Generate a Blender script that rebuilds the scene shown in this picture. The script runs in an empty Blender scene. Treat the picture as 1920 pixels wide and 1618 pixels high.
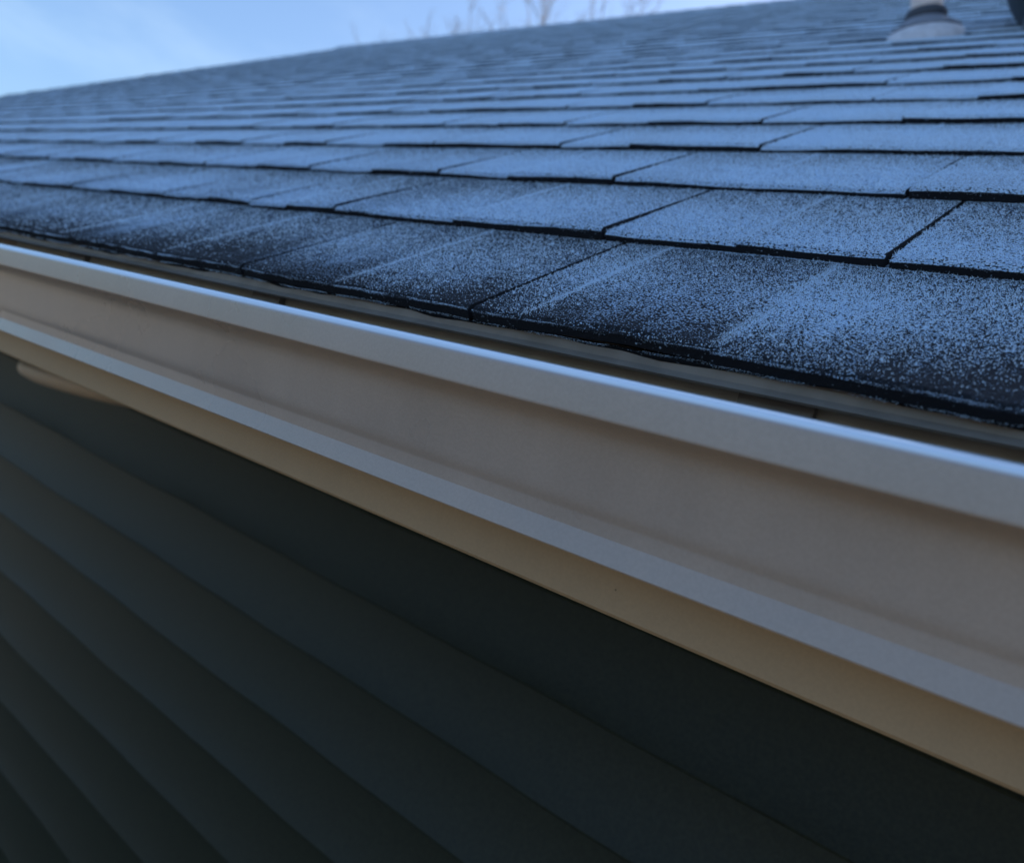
import bpy, math, random
import numpy as np
from mathutils import Vector, Matrix
random.seed(7); rng = np.random.default_rng(7)
R = math.radians
scene = bpy.context.scene
col = scene.collection

# ------------------------------------------------------------------ camera
CAM_Z = 2.60                                  # eye height above the ground
IMG_W, IMG_H, FPX = 1920.0, 1618.0, 1503.7    # focal length in pixels of the photograph
def unit(v): return v / np.linalg.norm(v)
def pix_ray(x, y): return unit(np.array([x - IMG_W/2, y - IMG_H/2, FPX]))
PITCH = R(35.5)
d1 = pix_ray(-935, 254)                       # vanishing point of the eave
sl = pix_ray(2437, -160); sl = unit(sl - d1*(sl @ d1))    # vanishing point of the roof slope
nn = np.cross(d1, sl); nn = nn if nn[1] < 0 else -nn
WX = -d1
WY = math.cos(PITCH)*sl - math.sin(PITCH)*nn
WZ = math.cos(PITCH)*nn + math.sin(PITCH)*sl
cam_d = bpy.data.cameras.new('camera'); cam = bpy.data.objects.new('camera', cam_d); col.objects.link(cam)
cam.matrix_world = Matrix(((WX[0], -WX[1], -WX[2], 0), (WY[0], -WY[1], -WY[2], 0), (WZ[0], -WZ[1], -WZ[2], CAM_Z), (0, 0, 0, 1)))
cam_d.sensor_fit = 'HORIZONTAL'; cam_d.sensor_width = 36.0; cam_d.lens = 36.0*FPX/IMG_W
cam_d.clip_start = 0.01; cam_d.clip_end = 3000
cam_d.dof.use_dof = True; cam_d.dof.focus_distance = 0.385; cam_d.dof.aperture_fstop = 8.5
scene.camera = cam

# ------------------------------------------------------------------ light
SUN_EL, SUN_AZ = 20.0, 16.0                   # sun low behind the house, to the right (azimuth from +Y towards +X)
w = bpy.data.worlds.new('World'); scene.world = w; w.use_nodes = True
nt = w.node_tree; nt.nodes.clear()
out = nt.nodes.new('ShaderNodeOutputWorld'); bg = nt.nodes.new('ShaderNodeBackground')
sky = nt.nodes.new('ShaderNodeTexSky'); sky.sky_type = 'NISHITA'; sky.sun_disc = False
sky.sun_elevation = R(SUN_EL); sky.sun_rotation = R(SUN_AZ)
sky.air_density = 1.0; sky.dust_density = 3.0; sky.ozone_density = 4.4; sky.altitude = 200
bg.inputs['Strength'].default_value = 0.15
tcw = nt.nodes.new('ShaderNodeTexCoord'); mpw = nt.nodes.new('ShaderNodeMapping'); mpw.inputs['Scale'].default_value = (2.2, 2.2, 6.5)
cn = nt.nodes.new('ShaderNodeTexNoise'); cn.inputs['Scale'].default_value = 1.7; cn.inputs['Detail'].default_value = 7; cn.inputs['Roughness'].default_value = .55
cm = nt.nodes.new('ShaderNodeMapRange'); cm.interpolation_type = 'SMOOTHSTEP'; cm.inputs[1].default_value = .46; cm.inputs[2].default_value = .74; cm.inputs[3].default_value = .02; cm.inputs[4].default_value = .13
cx_ = nt.nodes.new('ShaderNodeMix'); cx_.data_type = 'RGBA'; cx_.inputs[7].default_value = (4.0, 4.8, 5.0, 1)     # thin high cloud over the whole sky
nt.links.new(tcw.outputs['Generated'], mpw.inputs[0]); nt.links.new(mpw.outputs[0], cn.inputs['Vector']); nt.links.new(cn.outputs[0], cm.inputs[0])
nt.links.new(cm.outputs[0], cx_.inputs[0]); nt.links.new(sky.outputs[0], cx_.inputs[6])
nt.links.new(cx_.outputs[2], bg.inputs[0]); nt.links.new(bg.outputs[0], out.inputs[0])
sd = bpy.data.lights.new('sun', 'SUN'); sun = bpy.data.objects.new('sun', sd); col.objects.link(sun)
sd.energy = 4.0; sd.angle = R(0.53); sd.color = (1.0, 0.90, 0.76)
tow = Vector((math.sin(R(SUN_AZ))*math.cos(R(SUN_EL)), math.cos(R(SUN_AZ))*math.cos(R(SUN_EL)), math.sin(R(SUN_EL))))
sun.rotation_euler = tow.to_track_quat('Z', 'Y').to_euler(); sun.location = (8, 8, 12)
vs = scene.view_settings
vs.view_transform = 'Standard'; vs.look = 'None'; vs.exposure = 0.98; vs.gamma = 1.0; vs.use_curve_mapping = False

# ------------------------------------------------------------------ helpers
def tag(o, label=None, cat=None, group=None, kind=None):
    for k, v in (('label', label), ('category', cat), ('group', group), ('kind', kind)):
        if v: o[k] = v
    return o
def link(o, parent=None):
    col.objects.link(o)
    if parent: o.parent = parent
    return o
def empty(name, loc=(0, 0, 0)):
    o = bpy.data.objects.new(name, None); o.location = loc; o.empty_display_size = .1
    return link(o)
def mesh_obj(name, verts, faces, mats, parent=None, smooth=False, fmat=None):
    me = bpy.data.meshes.new(name); me.from_pydata([tuple(v) for v in verts], [], faces)
    for m in (mats if isinstance(mats, (list, tuple)) else [mats]): me.materials.append(m)
    if fmat is not None: me.polygons.foreach_set('material_index', fmat)
    if smooth: me.polygons.foreach_set('use_smooth', [True]*len(me.polygons))
    me.update()
    return link(bpy.data.objects.new(name, me), parent)
def box_vf(x0, x1, y0, y1, z0, z1):
    v = [(x, y, z) for z in (z0, z1) for y in (y0, y1) for x in (x0, x1)]
    f = [(0, 2, 3, 1), (4, 5, 7, 6), (0, 1, 5, 4), (2, 6, 7, 3), (0, 4, 6, 2), (1, 3, 7, 5)]
    return v, f
def lathe_vf(prof, seg=48, close=False):
    v, f = [], []
    n = len(prof)
    for i in range(seg):
        a = 2*math.pi*i/seg
        for r, z in prof: v.append((r*math.cos(a), r*math.sin(a), z))
    for i in range(seg):
        j = (i+1) % seg
        for k in range(n-1): f.append((i*n+k, j*n+k, j*n+k+1, i*n+k+1))
    return v, f
def extrude_vf(prof, xs, closed=False, wob=None):
    """profile of (y,z) swept along x stations"""
    v, f = [], []; n = len(prof)
    for x in xs:
        for k, (y, z) in enumerate(prof):
            dy, dz = wob(x, k) if wob else (0, 0)
            v.append((x, y+dy, z+dz))
    for i in range(len(xs)-1):
        for k in range(n if closed else n-1):
            a = i*n+k; b = i*n+(k+1) % n
            f.append((a, b, b+n, a+n))
    return v, f

# ------------------------------------------------------------------ materials
class M:
    def __init__(s, name):
        s.m = bpy.data.materials.new(name); s.m.use_nodes = True; s.t = s.m.node_tree; s.N = s.t.nodes
        s.b = s.N['Principled BSDF']
    def n(s, typ, **kw):
        x = s.N.new('ShaderNode'+typ)
        for k, v in kw.items():
            if k.startswith('i_'): x.inputs[k[2:].replace('_', ' ')].default_value = v
            else: setattr(x, k, v)
        return x
    def l(s, a, b): s.t.links.new(a, b)
    def math(s, op, a, b=None, c=None, clamp=False):
        x = s.N.new('ShaderNodeMath'); x.operation = op; x.use_clamp = clamp
        for i, q in enumerate((a, b, c)):
            if q is None: continue
            if hasattr(q, 'links'): s.l(q, x.inputs[i])
            else: x.inputs[i].default_value = q
        return x.outputs[0]
    def maprange(s, v, a, b, c=0., d=1., typ='SMOOTHSTEP'):
        x = s.N.new('ShaderNodeMapRange'); x.interpolation_type = typ
        for i, q in enumerate((v, a, b, c, d)):
            if hasattr(q, 'links'): s.l(q, x.inputs[i])
            else: x.inputs[i].default_value = q
        return x.outputs[0]
    def mix(s, f, a, b):
        x = s.N.new('ShaderNodeMix'); x.data_type = 'RGBA'
        for i, q in ((0, f), (6, a), (7, b)):
            if hasattr(q, 'links'): s.l(q, x.inputs[i])
            else: x.inputs[i].default_value = (q if isinstance(q, (int, float)) else (*q, 1.))
        return x.outputs[2]
    def bump(s, hgt, dist, strength=1.0):
        x = s.N.new('ShaderNodeBump'); x.inputs['Strength'].default_value = strength; x.inputs['Distance'].default_value = dist
        s.l(hgt, x.inputs['Height']); s.l(x.outputs[0], s.b.inputs['Normal'])
    def base(s, c): 
        if hasattr(c, 'links'): s.l(c, s.b.inputs['Base Color'])
        else: s.b.inputs['Base Color'].default_value = (*c, 1.)
    def set(s, **kw):
        for k, v in kw.items(): s.b.inputs[k.replace('_', ' ')].default_value = v

def simple(name, c, rough=.5, var=.08, scale=30., bump=None, spec=.5, metallic=0.):
    m = M(name); tc = m.n('TexCoord')
    nz = m.n('TexNoise', i_Scale=scale, i_Detail=6.0); m.l(tc.outputs['Object'], nz.inputs['Vector'])
    k = m.maprange(nz.outputs[0], .3, .7, 1-var, 1+var)
    mul = m.n('Mix', data_type='RGBA', blend_type='MULTIPLY'); mul.inputs[0].default_value = 1
    mul.inputs[6].default_value = (*c, 1); m.l(k, mul.inputs[7]); m.base(mul.outputs[2])
    m.set(Roughness=rough, Metallic=metallic); m.b.inputs['Specular IOR Level'].default_value = spec
    if bump:
        n2 = m.n('TexNoise', i_Scale=bump[0], i_Detail=4.0); m.l(tc.outputs['Object'], n2.inputs['Vector']); m.bump(n2.outputs[0], bump[1])
    return m.m

EXPO = .1466                                  # exposed height of one shingle course
# frost cover along the eave: bare (melted) patches with a ragged shape, in roof coordinates x (along), t (up the slope)
SIN = [(9.0, .6, .012), (23.0, 2.1, .010), (51.0, 4.0, .006), (3.1, 1.0, .010)]
def melt_edge(x): return .016 + np.minimum(.02, np.maximum(0, -.022*x)) - .006 + sum(a*np.sin(f*x + p) for f, p, a in SIN)

def shingle_mat():
    m = M('frosted_asphalt_granules'); tc = m.n('TexCoord'); P = tc.outputs['Object']
    sep = m.n('SeparateXYZ'); m.l(P, sep.inputs[0]); X, T = sep.outputs[0], sep.outputs[1]
    tab = m.n('Attribute', attribute_name='tab').outputs['Fac']
    e = m.math('ADD', m.math('MINIMUM', .02, m.math('MAXIMUM', 0., m.math('MULTIPLY', X, -.022))), .010)
    for f, p, a in SIN:
        e = m.math('ADD', m.math('MULTIPLY', m.math('SINE', m.math('ADD', m.math('MULTIPLY', X, f), p)), a), e)
    st = m.n('Mapping'); st.inputs['Scale'].default_value = (60, 9, 9); m.l(P, st.inputs['Vector'])
    streak = m.n('TexNoise', i_Scale=1.0, i_Detail=4.0); m.l(st.outputs[0], streak.inputs['Vector'])
    e2 = m.math('ADD', e, m.math('MULTIPLY', m.math('SUBTRACT', streak.outputs[0], .5), .09))
    cov0 = m.maprange(m.math('SUBTRACT', T, e2), -.050, .085, .22, 1.)
    big = m.n('TexNoise', i_Scale=7.0, i_Detail=5.0); m.l(P, big.inputs['Vector'])
    cov = m.math('MULTIPLY', cov0, m.maprange(big.outputs[0], .3, .7, .86, 1.04))
    cov = m.math('MULTIPLY', cov, m.maprange(tab, 0, 1, .88, 1.05, 'LINEAR'))
    fr_ = m.math('FRACT', m.math('DIVIDE', m.math('ADD', T, .0008), EXPO))                # sheltered under the course above
    cov = m.math('MULTIPLY', cov, m.maprange(fr_, .05, 1., 1.12, .62))
    g = m.n('TexVoronoi', i_Scale=820.0); m.l(P, g.inputs['Vector'])
    g2 = m.n('TexNoise', i_Scale=1250.0, i_Detail=3.0); m.l(P, g2.inputs['Vector'])
    grain = m.math('ADD', m.math('MULTIPLY', g.outputs['Distance'], .75), m.math('MULTIPLY', g2.outputs[0], .62))
    cov = m.math('MULTIPLY', cov, m.maprange(T, .12, .55, 1.0, 1.2))
    thr = m.maprange(cov, 0., 1., .22, .805, 'LINEAR'); thr = m.math('ADD', thr, m.maprange(T, .15, .6, 0., .08))
    frost = m.maprange(m.math('SUBTRACT', thr, grain), -.11, .11)
    # granule blend of blacks, greys and a few browns
    gc = m.n('ValToRGB'); cr = gc.color_ramp
    cr.elements[0].position = 0; cr.elements[0].color = (.008, .010, .014, 1)
    cr.elements[1].position = 1; cr.elements[1].color = (.042, .046, .055, 1)
    q = cr.elements.new(.72); q.color = (.016, .019, .026, 1)
    sepc = m.n('SeparateColor'); m.l(g.outputs['Color'], sepc.inputs[0]); m.l(sepc.outputs[0], gc.inputs[0])
    fn = m.n('TexNoise', i_Scale=1300.0, i_Detail=2.0); m.l(P, fn.inputs['Vector'])
    fc = m.mix(m.maprange(fn.outputs[0], .35, .65), (.30, .47, .70), (.64, .82, 1.0))
    thick = m.maprange(T, .12, .60, 0., .75)                                                        # deeper frost away from the warm eave
    fc = m.mix(thick, fc, (.68, .85, 1.0))
    c = m.mix(frost, gc.outputs[0], fc)
    m.base(c); m.set(Roughness=.75); m.b.inputs['Specular IOR Level'].default_value = .15
    HG = 1
    hgt = m.math('SUBTRACT', m.math('ADD', 1.0, m.math('MULTIPLY', frost, .5)), g.outputs['Distance'])
    m.bump(hgt, .0012, 1.0)
    return m.m
MAT_TOP = shingle_mat()
def edge_mat():
    m = M('cut_asphalt_edge'); tc = m.n('TexCoord'); P = tc.outputs['Object']
    a = m.n('TexNoise', i_Scale=600.0, i_Detail=3.0); b = m.n('TexNoise', i_Scale=14.0, i_Detail=3.0)
    for q in (a, b): m.l(P, q.inputs['Vector'])
    fr = m.maprange(m.math('ADD', a.outputs[0], m.math('MULTIPLY', b.outputs[0], .35)), .84, .96)
    m.base(m.mix(fr, (.010, .012, .017), (.36, .50, .66))); m.set(Roughness=.9); m.b.inputs['Specular IOR Level'].default_value = .2
    m.bump(a.outputs[0], .0008)
    return m.m
MAT_EDGE = edge_mat()
def crystal_mat():
    m = M('frost_crystals'); m.base((.68, .85, 1.0)); m.set(Roughness=.45)
    tr = m.n('BsdfTranslucent'); tr.inputs[0].default_value = (.68, .85, 1.0, 1)
    mx = m.n('MixShader'); mx.inputs[0].default_value = .35
    m.l(m.b.outputs[0], mx.inputs[1]); m.l(tr.outputs[0], mx.inputs[2]); m.l(mx.outputs[0], m.N['Material Output'].inputs[0])
    return m.m
MAT_FROST = crystal_mat()
def painted(name, c, rough, speck=.5):
    m = M(name); tc = m.n('TexCoord'); P = tc.outputs['Object']
    a = m.n('TexNoise', i_Scale=11.0, i_Detail=5.0); b = m.n('TexNoise', i_Scale=700.0, i_Detail=2.0); v = m.n('TexVoronoi', i_Scale=42.0, i_Randomness=1.0)
    mp = m.n('Mapping'); mp.inputs['Scale'].default_value = (70, 7, 7); m.l(P, mp.inputs[0]); st = m.n('TexNoise', i_Scale=1.0, i_Detail=3.0); m.l(mp.outputs[0], st.inputs['Vector'])
    for q in (a, b, v): m.l(P, q.inputs['Vector'])
    k = m.math('MULTIPLY', m.maprange(a.outputs[0], .3, .7, .94, 1.05), m.maprange(st.outputs[0], .35, .7, 1.01, .985))
    k = m.math('MULTIPLY', k, m.maprange(b.outputs[0], .3, .7, .965, 1.035))
    sc = m.n('SeparateColor'); m.l(v.outputs['Color'], sc.inputs[0])
    rad = m.maprange(sc.outputs[0], .80, 1., 0., .030, 'LINEAR')
    k = m.math('MULTIPLY', k, m.maprange(m.math('SUBTRACT', v.outputs['Distance'], rad), -.006, .004, speck, 1.))       # a few specks of dirt
    mul = m.n('Mix', data_type='RGBA', blend_type='MULTIPLY'); mul.inputs[0].default_value = 1; mul.inputs[6].default_value = (*c, 1); m.l(k, mul.inputs[7]); m.base(mul.outputs[2])
    m.l(m.maprange(a.outputs[0], .3, .7, rough-.05, rough+.08), m.b.inputs['Roughness']); m.bump(m.math('ADD', b.outputs[0], m.math('MULTIPLY', a.outputs[0], 6.)), .00005)
    return m.m
MAT_GUTTER = painted('tan_painted_aluminium', (.345, .276, .232), .30)
for mm in (MAT_GUTTER,):
    pb_ = mm.node_tree.nodes['Principled BSDF']; pb_.inputs['Coat Weight'].default_value = .3; pb_.inputs['Coat Roughness'].default_value = .25
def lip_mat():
    m = M('tan_aluminium_with_sky_glint'); tc = m.n('TexCoord'); mp = m.n('Mapping'); mp.inputs['Scale'].default_value = (2.5, 420, 420); m.l(tc.outputs['Object'], mp.inputs[0])
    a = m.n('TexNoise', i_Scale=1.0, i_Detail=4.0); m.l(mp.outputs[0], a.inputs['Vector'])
    gn = m.n('NewGeometry'); sz = m.n('SeparateXYZ'); m.l(gn.outputs['Normal'], sz.inputs[0])              # blue sky highlight put into the colour where the roll faces up
    glint = m.mix(m.maprange(a.outputs[0], .35, .65), (.56, .68, .80), (.80, .90, .98))
    m.base(m.mix(m.maprange(sz.outputs[2], .12, .72), (.345, .276, .232), glint)); m.set(Roughness=.28)
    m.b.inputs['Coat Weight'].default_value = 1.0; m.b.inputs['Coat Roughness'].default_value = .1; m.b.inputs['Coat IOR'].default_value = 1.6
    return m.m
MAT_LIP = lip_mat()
MAT_INNER = simple('lightened_gutter_back', (.50, .46, .38), .6, .1, 40.)  # back wall lightened in its colour, making up for light missing there
MAT_FASCIA = painted('tan_fascia_aluminium', (.335, .230, .132), .45, .5)
MAT_DRIP = simple('grey_brown_drip_metal', (.20, .175, .15), .5, .12, 60., (400., .0001), .4)
MAT_SOFFIT = simple('soffit_panel', (.30, .26, .20), .6, .05)
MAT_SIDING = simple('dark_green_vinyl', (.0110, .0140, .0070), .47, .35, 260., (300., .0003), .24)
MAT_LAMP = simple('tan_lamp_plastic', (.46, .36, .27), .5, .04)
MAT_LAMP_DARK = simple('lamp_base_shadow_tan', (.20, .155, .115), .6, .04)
MAT_PVC = simple('white_pvc', (.72, .62, .58), .4, .05)
MAT_RUBBER = simple('dark_rubber', (.05, .06, .08), .7, .1)
MAT_BOOT = simple('frosted_boot_metal', (.60, .62, .68), .55, .12, 60., (300., .0006))
MAT_STEP = simple('shaded_boot_ring', (.22, .25, .31), .55, .1)  # darker grey, with the shadow arc round the ring put into its colour
MAT_HOOD = simple('slate_grey_vent_metal', (.035, .05, .06), .55, .05)
MAT_SCREW = simple('dull_zinc', (.20, .19, .18), .45, .1, metallic=.6)
MAT_DECK = simple('roof_deck', (.02, .02, .022), .9, .2)
MAT_BARK = simple('grey_brown_bark', (.24, .21, .18), .9, .2, 12.)
def ground_mat():
    m = M('dry_winter_lawn'); tc = m.n('TexCoord')
    a = m.n('TexNoise', i_Scale=.25, i_Detail=8.0); b = m.n('TexNoise', i_Scale=25.0, i_Detail=6.0)
    for q in (a, b): m.l(tc.outputs['Object'], q.inputs['Vector'])
    f = m.math('ADD', m.math('MULTIPLY', a.outputs[0], .6), m.math('MULTIPLY', b.outputs[0], .4))
    m.base(m.mix(m.maprange(f, .35, .65), (.21, .170, .11), (.29, .240, .16))); m.set(Roughness=.95)
    m.bump(b.outputs[0], .03)
    return m.m

# ------------------------------------------------------------------ ground
g = mesh_obj('ground', [(-600, -600, 0), (600, -600, 0), (600, 600, 0), (-600, 600, 0)], [(0, 1, 2, 3)], ground_mat())
tag(g, kind='structure')

# ------------------------------------------------------------------ house
HH = .137                                     # camera height square to the roof plane
CP, SP = math.cos(PITCH), math.sin(PITCH)
EAVE_Y = 2.03*HH*CP + HH*SP; EAVE_Z = 2.03*HH*SP - HH*CP + CAM_Z
RIDGE_T = 5.05; N_COURSE = int(RIDGE_T/EXPO)
X_L, X_R = -6.55, 1.3
house = tag(empty('house', (0, .80, 0)), 'house with frosted dark shingle roof, tan fascia and dark green lap siding', 'house')
house_inv = Matrix.Translation((0, -.80, 0))
def hobj(*a, **k):                            # house part given in world coordinates
    o = mesh_obj(*a, parent=house, **k); o.matrix_parent_inverse = house_inv; return o

# roof: local axes x along the eave, y up the slope, z square to it; origin on the shingle line at the eave
ridge_len = RIDGE_T
v, f = box_vf(X_L+.01, X_R-.01, .035, ridge_len+.01, -.030, -.0075)
roof = mesh_obj('roof', v, f, MAT_DECK, house)
roof.matrix_parent_inverse = house_inv
roof.location = (0, EAVE_Y, EAVE_Z); roof.rotation_euler = (PITCH, 0, 0)
def roof_to_world(x, t, wz=0.):
    return np.stack([x + 0*t, EAVE_Y + t*CP - wz*SP, EAVE_Z + t*SP + wz*CP], -1)
def project(P):                               # world -> photograph pixels, used only to rank the shingles by size
    q = P - np.array([0, 0, CAM_Z])
    c = q @ np.stack([WX, WY, WZ])
    z = np.maximum(c[..., 2], 1e-4)
    return np.stack([c[..., 0]/z*FPX + IMG_W/2, c[..., 1]/z*FPX + IMG_H/2], -1), c[..., 2]

# tab boundaries per course: (x, gap)  gap>0 is an open joint, 0 a lamination step
def course_bounds(i):
    if i == 0: b = [(-.995, .0022), (-.858, .0022), (-.78, 0), (-.704, .0022), (-.60, 0), (-.490, .0022), (-.39, 0), (-.2795, .0024), (-.246, 0), (-.145, 0), (-.030, .0022)]
    elif i == 1: b = [(-.99, .0022), (-.86, 0), (-.775, .0022), (-.70, 0), (-.64, 0), (-.573, .0022), (-.43, 0), (-.296, .0022), (-.205, 0), (-.1215, .0024), (-.02, 0)]
    elif i == 2: b = [(-.90, 0), (-.80, .0022), (-.69, 0), (-.592, .0022), (-.50, 0), (-.386, .0022), (-.27, 0), (-.156, .0022), (-.05, 0)]
    else: b = []
    r = random.Random(100+i)
    if not b:
        x0 = r.uniform(-.5, -.3)
        if i == 3: x0 = -.325
        if i == 4: x0 = -.39
        b = [(x0, .0022)]
    k = 0
    while b[-1][0] < X_R - .25:
        b.append((b[-1][0] + r.uniform(.085, .15), .0022 if k % 2 else 0.)); k += 1
    k = 1 if b[0][1] else 0
    while b[0][0] > X_L + .25:
        b.insert(0, (b[0][0] - r.uniform(.085, .15), 0. if k % 2 else .0022)); k += 1
    return [(X_L, 0.)] + b + [(X_R, 0.)]
TABS = []
for i in range(N_COURSE):
    r = random.Random(500+i)
    bs = course_bounds(i); thick = r.random() < .5
    for (xa, ga), (xb, gb) in zip(bs[:-1], bs[1:]):
        T = r.uniform(.0062, .0068) if i == 0 else r.uniform(.0070, .0078) if thick else r.uniform(.0052, .0060)
        TABS.append(dict(ga=ga, gb=gb, i=i, x0=xa+ga/2+.0002, x1=xb-gb/2-.0002, T=T, dt=r.uniform(-.0009, .0009), v=r.random(), seed=r.random()*1000))
        thick = (not thick) if r.random() < .8 else thick
UND = 1.30                                    # the tab runs on under the next course
def tab_top(tb, t):                           # height of the top face at t
    return tb['T']*(1 - (t - tb['i']*EXPO)/EXPO)
def tab_vf(tb, nx):
    t0 = tb['i']*EXPO + tb['dt']; t1 = tb['i']*EXPO + EXPO*UND
    if tb['i'] >= N_COURSE-1: t1 = tb['i']*EXPO + EXPO
    xs = np.linspace(tb['x0'], tb['x1'], nx+1); ph = tb['seed']
    V, F, fm = [], [], []
    tm = t0 + EXPO*.5
    for x in xs:
        wob = .0009*math.sin(x*33+tb['i']*1.3) + .0004*math.sin(x*173+ph*2); lift = .0007*math.sin(x*24+tb['i']*2.1)+.0004*math.sin(x*57+tb['i'])
        if nx < 2: wob = lift = 0
        t_low = t0 + wob
        zl = tab_top(tb, tb['i']*EXPO) + lift
        V += [(x, t_low+.0006, zl-tb['T']-.0006 if tb['i'] else zl-.0070), (x, t_low, zl-.0022), (x, t_low+.0034, zl-.00012), (x, tm, tab_top(tb, tm)+lift*.3), (x, t1, tab_top(tb, t1))]
    n = 5
    for k in range(nx):
        a = k*n; b = a+n
        for j in range(4):
            F.append((a+j, b+j, b+j+1, a+j+1)); fm.append(1 if j == 0 else 0)
    for a, flip in ((0, True), (nx*n, False)):   # side walls, down to the layer below
        x = V[a][0]; m0 = len(V)
        V += [(x, V[a][1], V[a][2]), (x, V[a+4][1], V[a+4][2]-.0045)]
        q = [a+1, a+2, a+3, a+4, m0+1, m0]
        F.append(tuple(q if flip else q[::-1])); fm.append(1)
    return V, F, fm
def tab_obj(name, items):
    V, F, fm, tv = [], [], [], []
    for tb, nx in items:
        v, f, m_ = tab_vf(tb, nx); o = len(V)
        V += v; F += [tuple(k+o for k in q) for q in f]; fm += m_; tv += [tb['v']]*len(v)
    ob = mesh_obj(name, V, F, [MAT_TOP, MAT_EDGE], roof, fmat=fm)
    at = ob.data.attributes.new('tab', 'FLOAT', 'POINT'); at.data.foreach_set('value', tv)
    return ob
for tb in TABS:
    xs = np.linspace(tb['x0'], tb['x1'], 5); ts = np.array([tb['i']*EXPO, (tb['i']+1)*EXPO])
    XX, TT = np.meshgrid(xs, ts); px, z = project(roof_to_world(XX, TT))
    if (z < .02).any(): tb['area'] = 0; continue
    x = np.clip(px[..., 0], 0, IMG_W); y = np.clip(px[..., 1], 0, IMG_H)
    tb['area'] = max(0., abs(x.max()-x.min()))*max(0., abs(np.mean(y[0]-y[1])))
TABS.sort(key=lambda q: -q['area'])
for k, tb in enumerate(TABS[:300]):
    tab_obj('shingle', [(tb, 10 if k < 40 else (6 if k < 120 else 3))])
rest = tab_obj('shingle_field', [(tb, 1) for tb in TABS[300:]]); tag(rest, kind='stuff')

# starter strip under the first course, and its torn lower edge
xs = np.arange(X_L, X_R+.001, .02); V, F = [], []
for x in xs:
    wob = .0010*math.sin(x*47)+.0007*math.sin(x*131+1)
    V += [(x, .004+wob, -.0042), (x, .003+wob, -.0022), (x, .06, -.0024), (x, .06, -.0046)]
n = 4
for k in range(len(xs)-1):
    for j in range(4): F.append((k*n+j, k*n+n+j, k*n+n+(j+1) % 4, k*n+(j+1) % 4))
mesh_obj('starter_strip', V, F, MAT_EDGE, roof)

# ridge cap and the far slope
RY = EAVE_Y + RIDGE_T*CP; RZ = EAVE_Z + RIDGE_T*SP
V, F, tv = [], [], []
x = X_L - .01; k = 0
while x < X_R:
    x1 = x + .150; zt = .009
    prof = [(-.15*CP, -.15*SP-.010), (-.02, .0+.002), (0, .006), (.02, .002), (.15*CP, -.15*SP-.010)]
    o = len(V)
    for xx, dz in ((x, zt), (x1 + .03, zt-.006)):
        V += [(xx, RY+py, RZ+pz+dz) for py, pz in prof]
    F += [(o+j, o+5+j, o+6+j, o+1+j) for j in range(4)] + [(o, o+1, o+2, o+3, o+4)]
    x = x1; k += 1
cap = hobj('ridge_cap', V, F, MAT_TOP); tag(cap, kind='stuff')
hobj('rear_slope', [(X_L, RY, RZ), (X_R, RY, RZ), (X_R, 2*RY-EAVE_Y, EAVE_Z), (X_L, 2*RY-EAVE_Y, EAVE_Z)], [(0, 1, 2, 3)], MAT_TOP)
# fascia, drip edge, soffit
FASC_Y = .327; FASC_BOT = CAM_Z - FASC_Y*math.tan(R(11.6)); WALL_Y = .83
v, f = extrude_vf([(FASC_Y, FASC_BOT+.0015), (FASC_Y+.0015, FASC_BOT), (FASC_Y+.019, FASC_BOT), (FASC_Y+.019, EAVE_Z+.016), (FASC_Y, EAVE_Z+.006)],
                  np.arange(X_L, X_R+.01, .2), True, lambda x, k: (.0006*math.sin(x*3.1)+.0004*math.sin(x*8.3), 0))
hobj('fascia', v, f, MAT_FASCIA)
dy = EAVE_Y + .005
zt = EAVE_Z - .0005; zb = CAM_Z + (dy-.003)*math.tan(R(7.9))
prof = [(EAVE_Y+.09, EAVE_Z+.09*SP/CP-.0085), (dy+.001, zt+.0025), (dy, zt), (dy+.0005, zb+.003), (dy-.003, zb), (dy-.0015, zb-.0008), (dy+.0022, zb+.003), (dy+.0018, zt)]
v, f = extrude_vf(prof, np.arange(X_L, X_R+.01, .1), False, lambda x, k: (0, .0005*math.sin(x*5.3)+.0003*math.sin(x*17)))
hobj('drip_edge', v, f, MAT_DRIP)
SOFF = FASC_BOT + .008
v, f = box_vf(X_L, X_R, FASC_Y+.0195, WALL_Y+.02, SOFF, SOFF+.01); hobj('soffit', v, f, MAT_SOFFIT)
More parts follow.
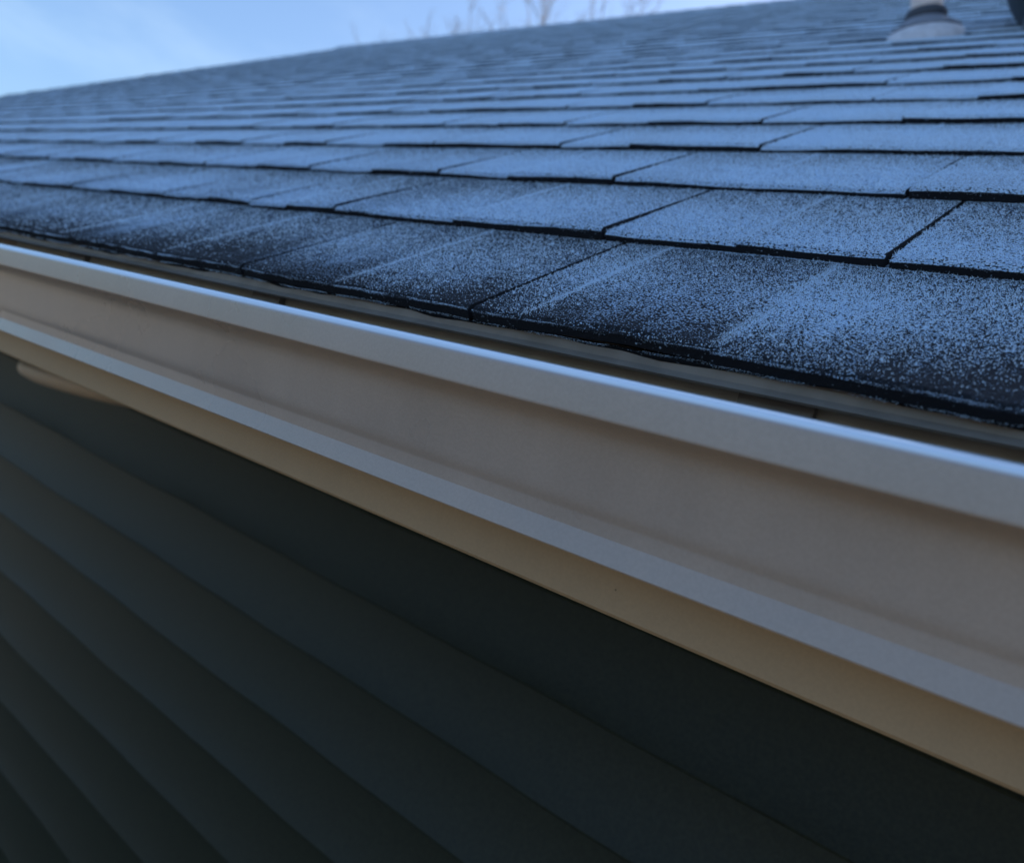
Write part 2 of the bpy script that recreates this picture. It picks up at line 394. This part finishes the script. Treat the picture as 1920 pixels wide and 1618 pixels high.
# walls
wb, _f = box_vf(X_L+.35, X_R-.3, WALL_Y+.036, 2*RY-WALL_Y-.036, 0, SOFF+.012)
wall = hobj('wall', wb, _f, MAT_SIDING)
for xg in (X_L+.35, X_R-.3):
    d = .02 if xg < 0 else -.02
    V = [(xg, WALL_Y+.03, SOFF), (xg, 2*RY-WALL_Y-.03, SOFF), (xg, RY, RZ-.06), (xg+d, WALL_Y+.03, SOFF), (xg+d, 2*RY-WALL_Y-.03, SOFF), (xg+d, RY, RZ-.06)]
    hobj('gable_wall', V, [(0, 1, 2), (5, 4, 3), (0, 3, 4, 1), (1, 4, 5, 2), (2, 5, 3, 0)], MAT_SIDING)
LAP = .1150; S1 = CAM_Z - WALL_Y*math.tan(R(19.2))
k = -1
while S1 - k*LAP > 0.1:
    zb = S1 - k*LAP; ph = k*1.7
    ztop = min(zb + LAP + .01, SOFF - .001)
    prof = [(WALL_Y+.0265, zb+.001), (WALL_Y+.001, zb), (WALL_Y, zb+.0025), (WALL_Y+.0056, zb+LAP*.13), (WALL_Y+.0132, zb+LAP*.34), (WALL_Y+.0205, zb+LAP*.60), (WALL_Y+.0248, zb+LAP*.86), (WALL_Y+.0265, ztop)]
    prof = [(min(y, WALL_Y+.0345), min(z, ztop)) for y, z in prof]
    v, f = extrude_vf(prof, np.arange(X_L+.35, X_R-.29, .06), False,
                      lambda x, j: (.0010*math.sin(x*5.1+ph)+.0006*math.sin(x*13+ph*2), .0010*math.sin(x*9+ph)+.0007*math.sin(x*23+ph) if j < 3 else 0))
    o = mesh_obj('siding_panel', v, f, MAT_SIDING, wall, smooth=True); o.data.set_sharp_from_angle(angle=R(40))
    o.matrix_parent_inverse = Matrix.Identity(4)
    k += 1

# ------------------------------------------------------------------ frost crystals on the near shingles (one mass of needles)
def make_frost():
    by = {}
    for tb in TABS: by.setdefault(tb['i'], []).append(tb)
    Bx, By_, Bz, Dx, Dy, Dz, Ln, Wd = ([] for _ in range(8))
    def add(x, t, z, dx, dy, dz, ln, wd):
        for L, q in zip((Bx, By_, Bz, Dx, Dy, Dz, Ln, Wd), (x, t, z, dx, dy, dz, ln, wd)): L.append(q)
    for i in range(0, N_COURSE):
        for tb in by[i]:
            if tb['x0'] > .25: continue
            wd_ = tb['x1']-tb['x0']
            xm = (tb['x0']+tb['x1'])/2; tm = (i+.5)*EXPO
            d = np.linalg.norm(roof_to_world(np.array(xm), np.array(tm)) - np.array([0, 0, CAM_Z]))
            dens = 1.5e6*min(1., (.42/d)**1.7)
            n_ = int(dens*wd_*EXPO)
            x = rng.uniform(tb['x0'], tb['x1'], n_); t = i*EXPO + tb['dt'] + rng.uniform(.0005, EXPO, n_)
            pat = np.sin(x*210+tb['seed'])*np.sin(t*260+tb['seed']*2)*.3 + np.sin(x*97+t*71)*.25
            cov = np.clip((t - melt_edge(x) + .045)/.13, .07, 1.)**1.3*np.clip(.75+.22*pat+.25*(tb['v']-.5), .15, 1)
            cov = cov*np.clip(1.1-.5*((t-i*EXPO)/EXPO)**2, .4, 1)
            keep = rng.random(n_) < cov
            x, t, c = x[keep], t[keep], cov[keep]; n_ = len(x)
            lean = rng.uniform(.3, 1.4, n_); az = rng.uniform(0, 2*np.pi, n_)
            sc = min(2.0, max(1., d/.42)**.6)
            add(x, t, tb['T']*(1-(t-i*EXPO)/EXPO) - .0001, np.sin(lean)*np.cos(az), np.sin(lean)*np.sin(az), np.cos(lean),
                rng.uniform(.0008, .0024, n_)*(.5+.6*c)*sc, rng.uniform(.00034, .00062, n_)*sc)
            # hairs along the cut edges
            m_ = int((16000 if i else 26000)*wd_*min(1., (.42/d)**.8))
            x = rng.uniform(tb['x0'], tb['x1'], m_); az = rng.normal(0, .8, m_)
            zz = np.where(rng.random(m_) < (0 if i else .4), tb['T']-.0058, tb['T']) - (rng.random(m_)**2)*.0012
            ok = np.sin(x*83+tb['seed'])+np.sin(x*211)+rng.normal(0, .8, m_) > -.3
            x, az, zz = x[ok], az[ok], zz[ok]; m_ = len(x); el = rng.uniform(-.3, .9, m_)
            wob = .0009*np.sin(x*33+tb['i']*1.3) + .0004*np.sin(x*173+tb['seed']*2)
            add(x, i*EXPO+tb['dt']+wob+.0004 + 0*x, zz-.0014, np.sin(az)*np.cos(el), -np.cos(az)*np.cos(el), np.sin(el), rng.uniform(.0003, .0010, m_)*sc, rng.uniform(.00012, .00026, m_)*sc)
            # hairs on the lamination / joint edges
            for xe, sg, gp in ((tb['x0'], -1, tb['ga']), (tb['x1'], 1, tb['gb'])):
                if gp: continue
                m_ = int(1200*min(1., (.42/d)))
                t = i*EXPO + rng.uniform(.002, EXPO, m_); el = rng.uniform(.1, 1.4, m_); az = rng.normal(0, .7, m_)
                kp = rng.random(m_) < np.clip((t - melt_edge(xe) + .035)/.06, .15, 1); t, el, az = t[kp], el[kp], az[kp]; m_ = len(t)
                add(np.full(m_, xe)-sg*np.abs(rng.normal(0, .0016, m_)), t, tb['T']*(1-(t-i*EXPO)/EXPO), sg*np.cos(az)*np.cos(el), np.sin(az)*np.cos(el), np.sin(el), rng.uniform(.0005, .0014, m_)*sc, rng.uniform(.0002, .00034, m_)*sc)
            # feathery clumps
            for _ in range(int(wd_*EXPO*2200) if d < 1.2 else 0):
                cx = random.uniform(tb['x0'], tb['x1']); ct = i*EXPO + random.uniform(.01, EXPO*.95)
                m_ = 16; az = rng.uniform(0, 6.28, m_); el = rng.uniform(.1, 1.4, m_)
                add(np.full(m_, cx), np.full(m_, ct), np.full(m_, tb['T']*(1-(ct-i*EXPO)/EXPO)), np.cos(az)*np.cos(el), np.sin(az)*np.cos(el), np.sin(el), rng.uniform(.0010, .0026, m_), rng.uniform(.0003, .0006, m_))
    B = np.stack([np.concatenate(q) for q in (Bx, By_, Bz)], 1); D = np.stack([np.concatenate(q) for q in (Dx, Dy, Dz)], 1)
    Ln = np.concatenate(Ln)[:, None]; Wd = np.concatenate(Wd)[:, None]; n_ = len(B)
    rv = rng.normal(size=(n_, 3)); S = np.cross(D, rv); S /= np.linalg.norm(S, axis=1)[:, None]
    P = np.empty((n_, 3, 3)); P[:, 0] = B - S*Wd*.5; P[:, 1] = B + S*Wd*.5; P[:, 2] = B + D*Ln
    me = bpy.data.meshes.new('frost'); me.vertices.add(n_*3); me.vertices.foreach_set('co', P.ravel())
    me.loops.add(n_*3); me.loops.foreach_set('vertex_index', np.arange(n_*3, dtype=np.int32))
    me.polygons.add(n_); me.polygons.foreach_set('loop_start', np.arange(0, n_*3, 3, dtype=np.int32))
    try: me.polygons.foreach_set('loop_total', np.full(n_, 3, dtype=np.int32))
    except Exception: pass
    me.materials.append(MAT_FROST); me.update(calc_edges=True)
    print('frost needles', n_)
    return tag(link(bpy.data.objects.new('frost', me), roof), kind='stuff')
make_frost()

# ------------------------------------------------------------------ gutter
gutter = tag(empty('gutter', (0, .30, CAM_Z-.03)), 'long tan metal gutter with moulded front hung below the frosted shingle edge', 'gutter')
ginv = Matrix.Translation((0, -.30, -(CAM_Z-.03)))
def arc(cy, cz, r, a0, a1, n):
    return [(cy + r*math.cos(R(a0+(a1-a0)*k/n)), cz + r*math.sin(R(a0+(a1-a0)*k/n))) for k in range(n+1)]
G = .255
def ray_z(y, deg): return y*math.tan(R(deg))
zlip = ray_z(G+.0110, 6.86) 
prof = [(FASC_Y-.0008, zlip+.020), (FASC_Y-.0008, -.036), (FASC_Y-.003, -.0385)]       # back wall, inner face omitted: the sheet is thin
Y2 = .2806; Y2T = .2828
bot_z = ray_z(Y2, -8.15)
prof = [(FASC_Y-.0008, zlip+.018), (FASC_Y-.0008, bot_z+.004), (FASC_Y-.004, bot_z+.0005)]
prof += [(Y2+.003, bot_z), (Y2+.0004, bot_z+.0002), (Y2, bot_z+.0007)]
b2t = ray_z(Y2T, -6.0)
prof += [(Y2T, b2t), (.2823, -.0242), (.2816, -.0227), (.2803, -.0210), (.2793, -.0188), (.2785, -.0160), (.2774, -.0110), (.2760, -.0050), (.2748, .0005), (.2739, .0045), (.2730, .0078), (.2712, .0104), (.2680, .0121), (.2640, .0130), (.2600, .0135)]
b1b = ray_z(G, 3.12)
prof += [(.2562, b1b-.0003), (G+.0003, b1b-.0001), (G, b1b+.0003), (G, b1b+.0009), (G, zlip-.0062)]
prof += [(G+.0125*(1-math.cos(R(a_))), zlip-.0058+.0058*math.sin(R(a_))) for a_ in (6, 14, 22, 30, 38, 46, 54, 62, 70, 78, 86)]
prof += [(G+.0150, zlip-.0006), (G+.0170, zlip-.0020), (G+.0175, zlip-.0050), (G+.0160, zlip-.008)]
xs = np.concatenate([np.arange(X_L-.02, -1.5, .25), np.arange(-1.5, .6, .03), np.arange(.6, X_R+.03, .25)])
def gw(x, k): 
    return (.00035*math.sin(x*4.3+.4)+.0002*math.sin(x*11+k*.05), .0003*math.sin(x*3.1)+.0002*math.sin(x*9.7+k*.04))
v, f = extrude_vf([(y, z+CAM_Z) for y, z in prof], xs, False, gw)
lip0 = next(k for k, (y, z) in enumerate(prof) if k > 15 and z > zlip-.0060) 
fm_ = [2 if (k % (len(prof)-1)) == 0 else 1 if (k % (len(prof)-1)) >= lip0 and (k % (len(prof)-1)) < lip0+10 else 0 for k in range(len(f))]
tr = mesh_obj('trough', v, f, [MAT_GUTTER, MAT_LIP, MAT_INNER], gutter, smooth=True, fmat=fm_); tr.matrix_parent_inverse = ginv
tr.data.set_sharp_from_angle(angle=R(40)); NP_ = len(prof)
k2_ = prof.index((Y2T, b2t)); se_ = tr.data.attributes.get('sharp_edge') or tr.data.attributes.new('sharp_edge', 'BOOLEAN', 'EDGE')
for e_ in tr.data.edges:
    if e_.vertices[0] % NP_ == k2_ and e_.vertices[1] % NP_ == k2_: se_.data[e_.index].value = True
wn = tr.modifiers.new('wn', 'WEIGHTED_NORMAL'); wn.keep_sharp = True; wn.weight = 80
for xe in (X_L-.021, X_R+.02):
    pts = [(xe, y, z+CAM_Z) for y, z in prof[:-4]]
    o = mesh_obj('end_cap', pts, [tuple(range(len(pts)))], MAT_GUTTER, gutter); o.matrix_parent_inverse = ginv
hx = [-.775, -.479, -.119]
hx += [-.119 + .34*k for k in range(1, 9)] + [-.775-.33*k for k in range(1, 17)]
hv, hf = None, None
proto = None
for x in hx:
    V, F = [], []
    for (a, b, c, d, e_, f_) in ((-.014, .014, G+.008, FASC_Y-.002, zlip-.0085, zlip-.0065), (-.016, .016, FASC_Y-.006, FASC_Y-.0012, zlip-.010, zlip+.016), (-.014, .014, G+.008, G+.0105, zlip-.0165, zlip-.0085)):
        v, f = box_vf(a, b, c, d, e_, f_); o = len(V); V += v; F += [tuple(q+o for q in ff) for ff in f]
    if proto is None:
        h_ = mesh_obj('hanger', [(p[0], p[1]-.30, p[2]+.03) for p in V], F, MAT_DRIP, gutter); proto = h_.data
        sv, sf = lathe_vf([(0, .0024), (.0035, .0022), (.0048, .001), (.0048, 0)], 8)
        scr = mesh_obj('screw', [(a, -c, b) for a, b, c in sv], sf, MAT_SCREW, h_); scr.location = (0, FASC_Y-.006-.30, zlip-.003+.03); sproto = scr.data
    else:
        h_ = link(bpy.data.objects.new('hanger', proto), gutter)
        scr = link(bpy.data.objects.new('screw', sproto), h_); scr.location = (0, FASC_Y-.006-.30, zlip-.003+.03)
    h_.location = (x, 0, 0)

# ------------------------------------------------------------------ round lamp under the soffit
lamp = tag(empty('soffit_lamp', (-1.30, .62, SOFF-.0005)), 'round tan fixture half hidden behind the far fascia, against the dark siding', 'lamp')
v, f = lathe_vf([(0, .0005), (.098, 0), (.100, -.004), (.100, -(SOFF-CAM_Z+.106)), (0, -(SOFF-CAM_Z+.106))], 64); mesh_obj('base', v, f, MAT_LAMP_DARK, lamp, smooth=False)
zr = -(SOFF-CAM_Z+.105)
v, f = lathe_vf([(.06, zr), (.103, zr), (.108, zr-.002), (.110, zr-.007), (.1095, zr-.013), (.105, zr-.019), (.092, zr-.024), (.05, zr-.028), (0, zr-.029)], 64); mesh_obj('rim', v, f, MAT_LAMP, lamp, smooth=True)

# ------------------------------------------------------------------ plumbing vent on the roof
nW = np.array([0, -SP, CP]); ax = unit(.55*np.array([0, 0, 1.]) + .45*nW + np.array([-.14, 0, 0]))
pb = roof_to_world(np.array(-.520), np.array(1.63), -.028)
vent = tag(empty('vent_pipe', tuple(pb)), 'pale plumbing vent pipe in a frosted flashing boot, high on the shingles', 'pipe')
vent.rotation_euler = Vector(ax).to_track_quat('Z', 'Y').to_euler()
v, f = lathe_vf([(.088, -.06), (.086, -.004), (.083, .008), (.078, .022), (.069, .034), (.060, .038)], 48); boot = mesh_obj('boot', v, f, MAT_BOOT, vent, smooth=True)
v, f = lathe_vf([(.060, .0365), (.066, .0375), (.067, .041), (.063, .045), (.046, .049), (.041, .054), (.039, .062), (.034, .064)], 48); mesh_obj('boot_step', v, f, MAT_STEP, boot, smooth=True)
v, f = lathe_vf([(.037, .060), (.0395, .062), (.0395, .072), (.036, .080), (.0295, .083)], 48); mesh_obj('collar', v, f, MAT_RUBBER, vent, smooth=True)
v, f = lathe_vf([(.0300, -.05), (.0300, .34), (.026, .34), (.026, .02)], 48); mesh_obj('pipe', v, f, MAT_PVC, vent, smooth=False)
q = Vector(ax).to_track_quat('Z', 'Y').inverted()
nv, nf = [], []
fl = [(-.15, -.10), (.15, -.10), (.15, .20), (-.15, .20)]
V = []
for zz in (.004, .0062):
    for i_, (a, b) in enumerate([(-.15, -.10), (0, -.105), (.15, -.095), (.15, .2), (0, .2), (-.15, .2)]):
        lift = (.010 if i_ in (1,) else .004 if i_ == 2 else .006 if i_ == 0 else 0)
        wv = Vector((a, b*CP - (zz+lift)*SP, b*SP + (zz+lift)*CP)); V.append(tuple(q @ wv))
mesh_obj('flange', V, [(5, 4, 3, 2, 1, 0), (6, 7, 8, 9, 10, 11)] + [(k_, (k_+1) % 6, 6+(k_+1) % 6, 6+k_) for k_ in range(6)], MAT_BOOT, vent)

# ------------------------------------------------------------------ mushroom vent at the frame's corner
hood = tag(empty('roof_vent', (-.240, 1.632, CAM_Z+1.008)), 'smooth dark rounded hood cut off by the top right corner', 'vent')
v, f = lathe_vf([(.11, -.12), (.11, .06)], 40); mesh_obj('stack', v, f, MAT_HOOD, hood, smooth=True)
v, f = lathe_vf([(0, -.028)] + [(.17*math.cos(R(a_)), .126+.165*math.sin(R(a_))) for a_ in range(-64, 91, 7)], 64); mesh_obj('cap', v, f, MAT_HOOD, hood, smooth=True)

# ------------------------------------------------------------------ bare trees beyond the ridge
def tube(V, F, p, q, r0, r1, n=5):
    d = (q-p).normalized(); a = d.orthogonal().normalized(); b = d.cross(a); o = len(V)
    for c, r in ((p, r0), (q, r1)):
        for k in range(n):
            an = 2*math.pi*k/n; V.append(tuple(c + a*(math.cos(an)*r) + b*(math.sin(an)*r)))
    for k in range(n): F.append((o+k, o+(k+1) % n, o+n+(k+1) % n, o+n+k))
def grow(r, V, F, p, d, ln, rad, depth):
    n = 3; 
    for s_ in range(n):
        q = p + d*(ln/n); tube(V, F, p, q, rad*(1-.28*s_/n), rad*(1-.28*(s_+1)/n), 5 if depth > 3 else 3)
        p = q; d = (d + Vector((r.gauss(0, .12), r.gauss(0, .12), r.gauss(.05, .08)))).normalized()
        if depth > 0 and s_ < n-1 and r.random() < .75:
            side = (d + Vector((r.gauss(0, .8), r.gauss(0, .8), r.gauss(.15, .3)))).normalized()
            grow(r, V, F, p, side, ln*r.uniform(.5, .72), rad*.5, depth-1)
    if depth > 0:
        for _ in range(2 if depth > 1 else 3):
            e = (d + Vector((r.gauss(0, .38), r.gauss(0, .38), r.gauss(.1, .2)))).normalized()
            grow(r, V, F, p, e, ln*r.uniform(.62, .8), rad*.62, depth-1)
def tree(px, py, dist, seed, label):
    """a tree whose top stands over picture point px, py at the given distance"""
    r = random.Random(seed); ray = pix_ray(px, py)
    dr = np.array([ray @ WX, ray @ WY, ray @ WZ]); k_ = dist/math.hypot(dr[0], dr[1]); top = CAM_Z + dr[2]*k_
    o = tag(empty('bare_tree', (dr[0]*k_, dr[1]*k_, 0)), label, 'tree', 'bare trees behind the roof ridge')
    V, F = [], []; tube(V, F, Vector((0, 0, -.1)), Vector((.05, 0, top*.34)), top*.012, top*.008, 8)
    mesh_obj('trunk', V, F, MAT_BARK, o)
    V, F = [], []; grow(r, V, F, Vector((.05, 0, top*.33)), Vector((0, 0, 1)), top*.22, top*.0050, 5)
    zmax = max(q_[2] for q_ in V); kz = top/zmax
    V = [(a, b, c*kz if c > top*.34 else c) for a, b, c in V]
    mesh_obj('crown', V, F, MAT_BARK, o)
tree(695, 62, 33, 1, 'faint bare tree over the ridge, leftmost of the row')
tree(822, 24, 30, 2, 'tallest and densest bare tree in the row over the ridge')
tree(905, 40, 36, 3, 'slim bare tree just right of the tallest one over the ridge')
tree(1005, 32, 34, 4, 'bare tree midway along the ridge, fourth from the left')
tree(1155, 4, 31, 5, 'bare tree farthest right in the row over the ridge')
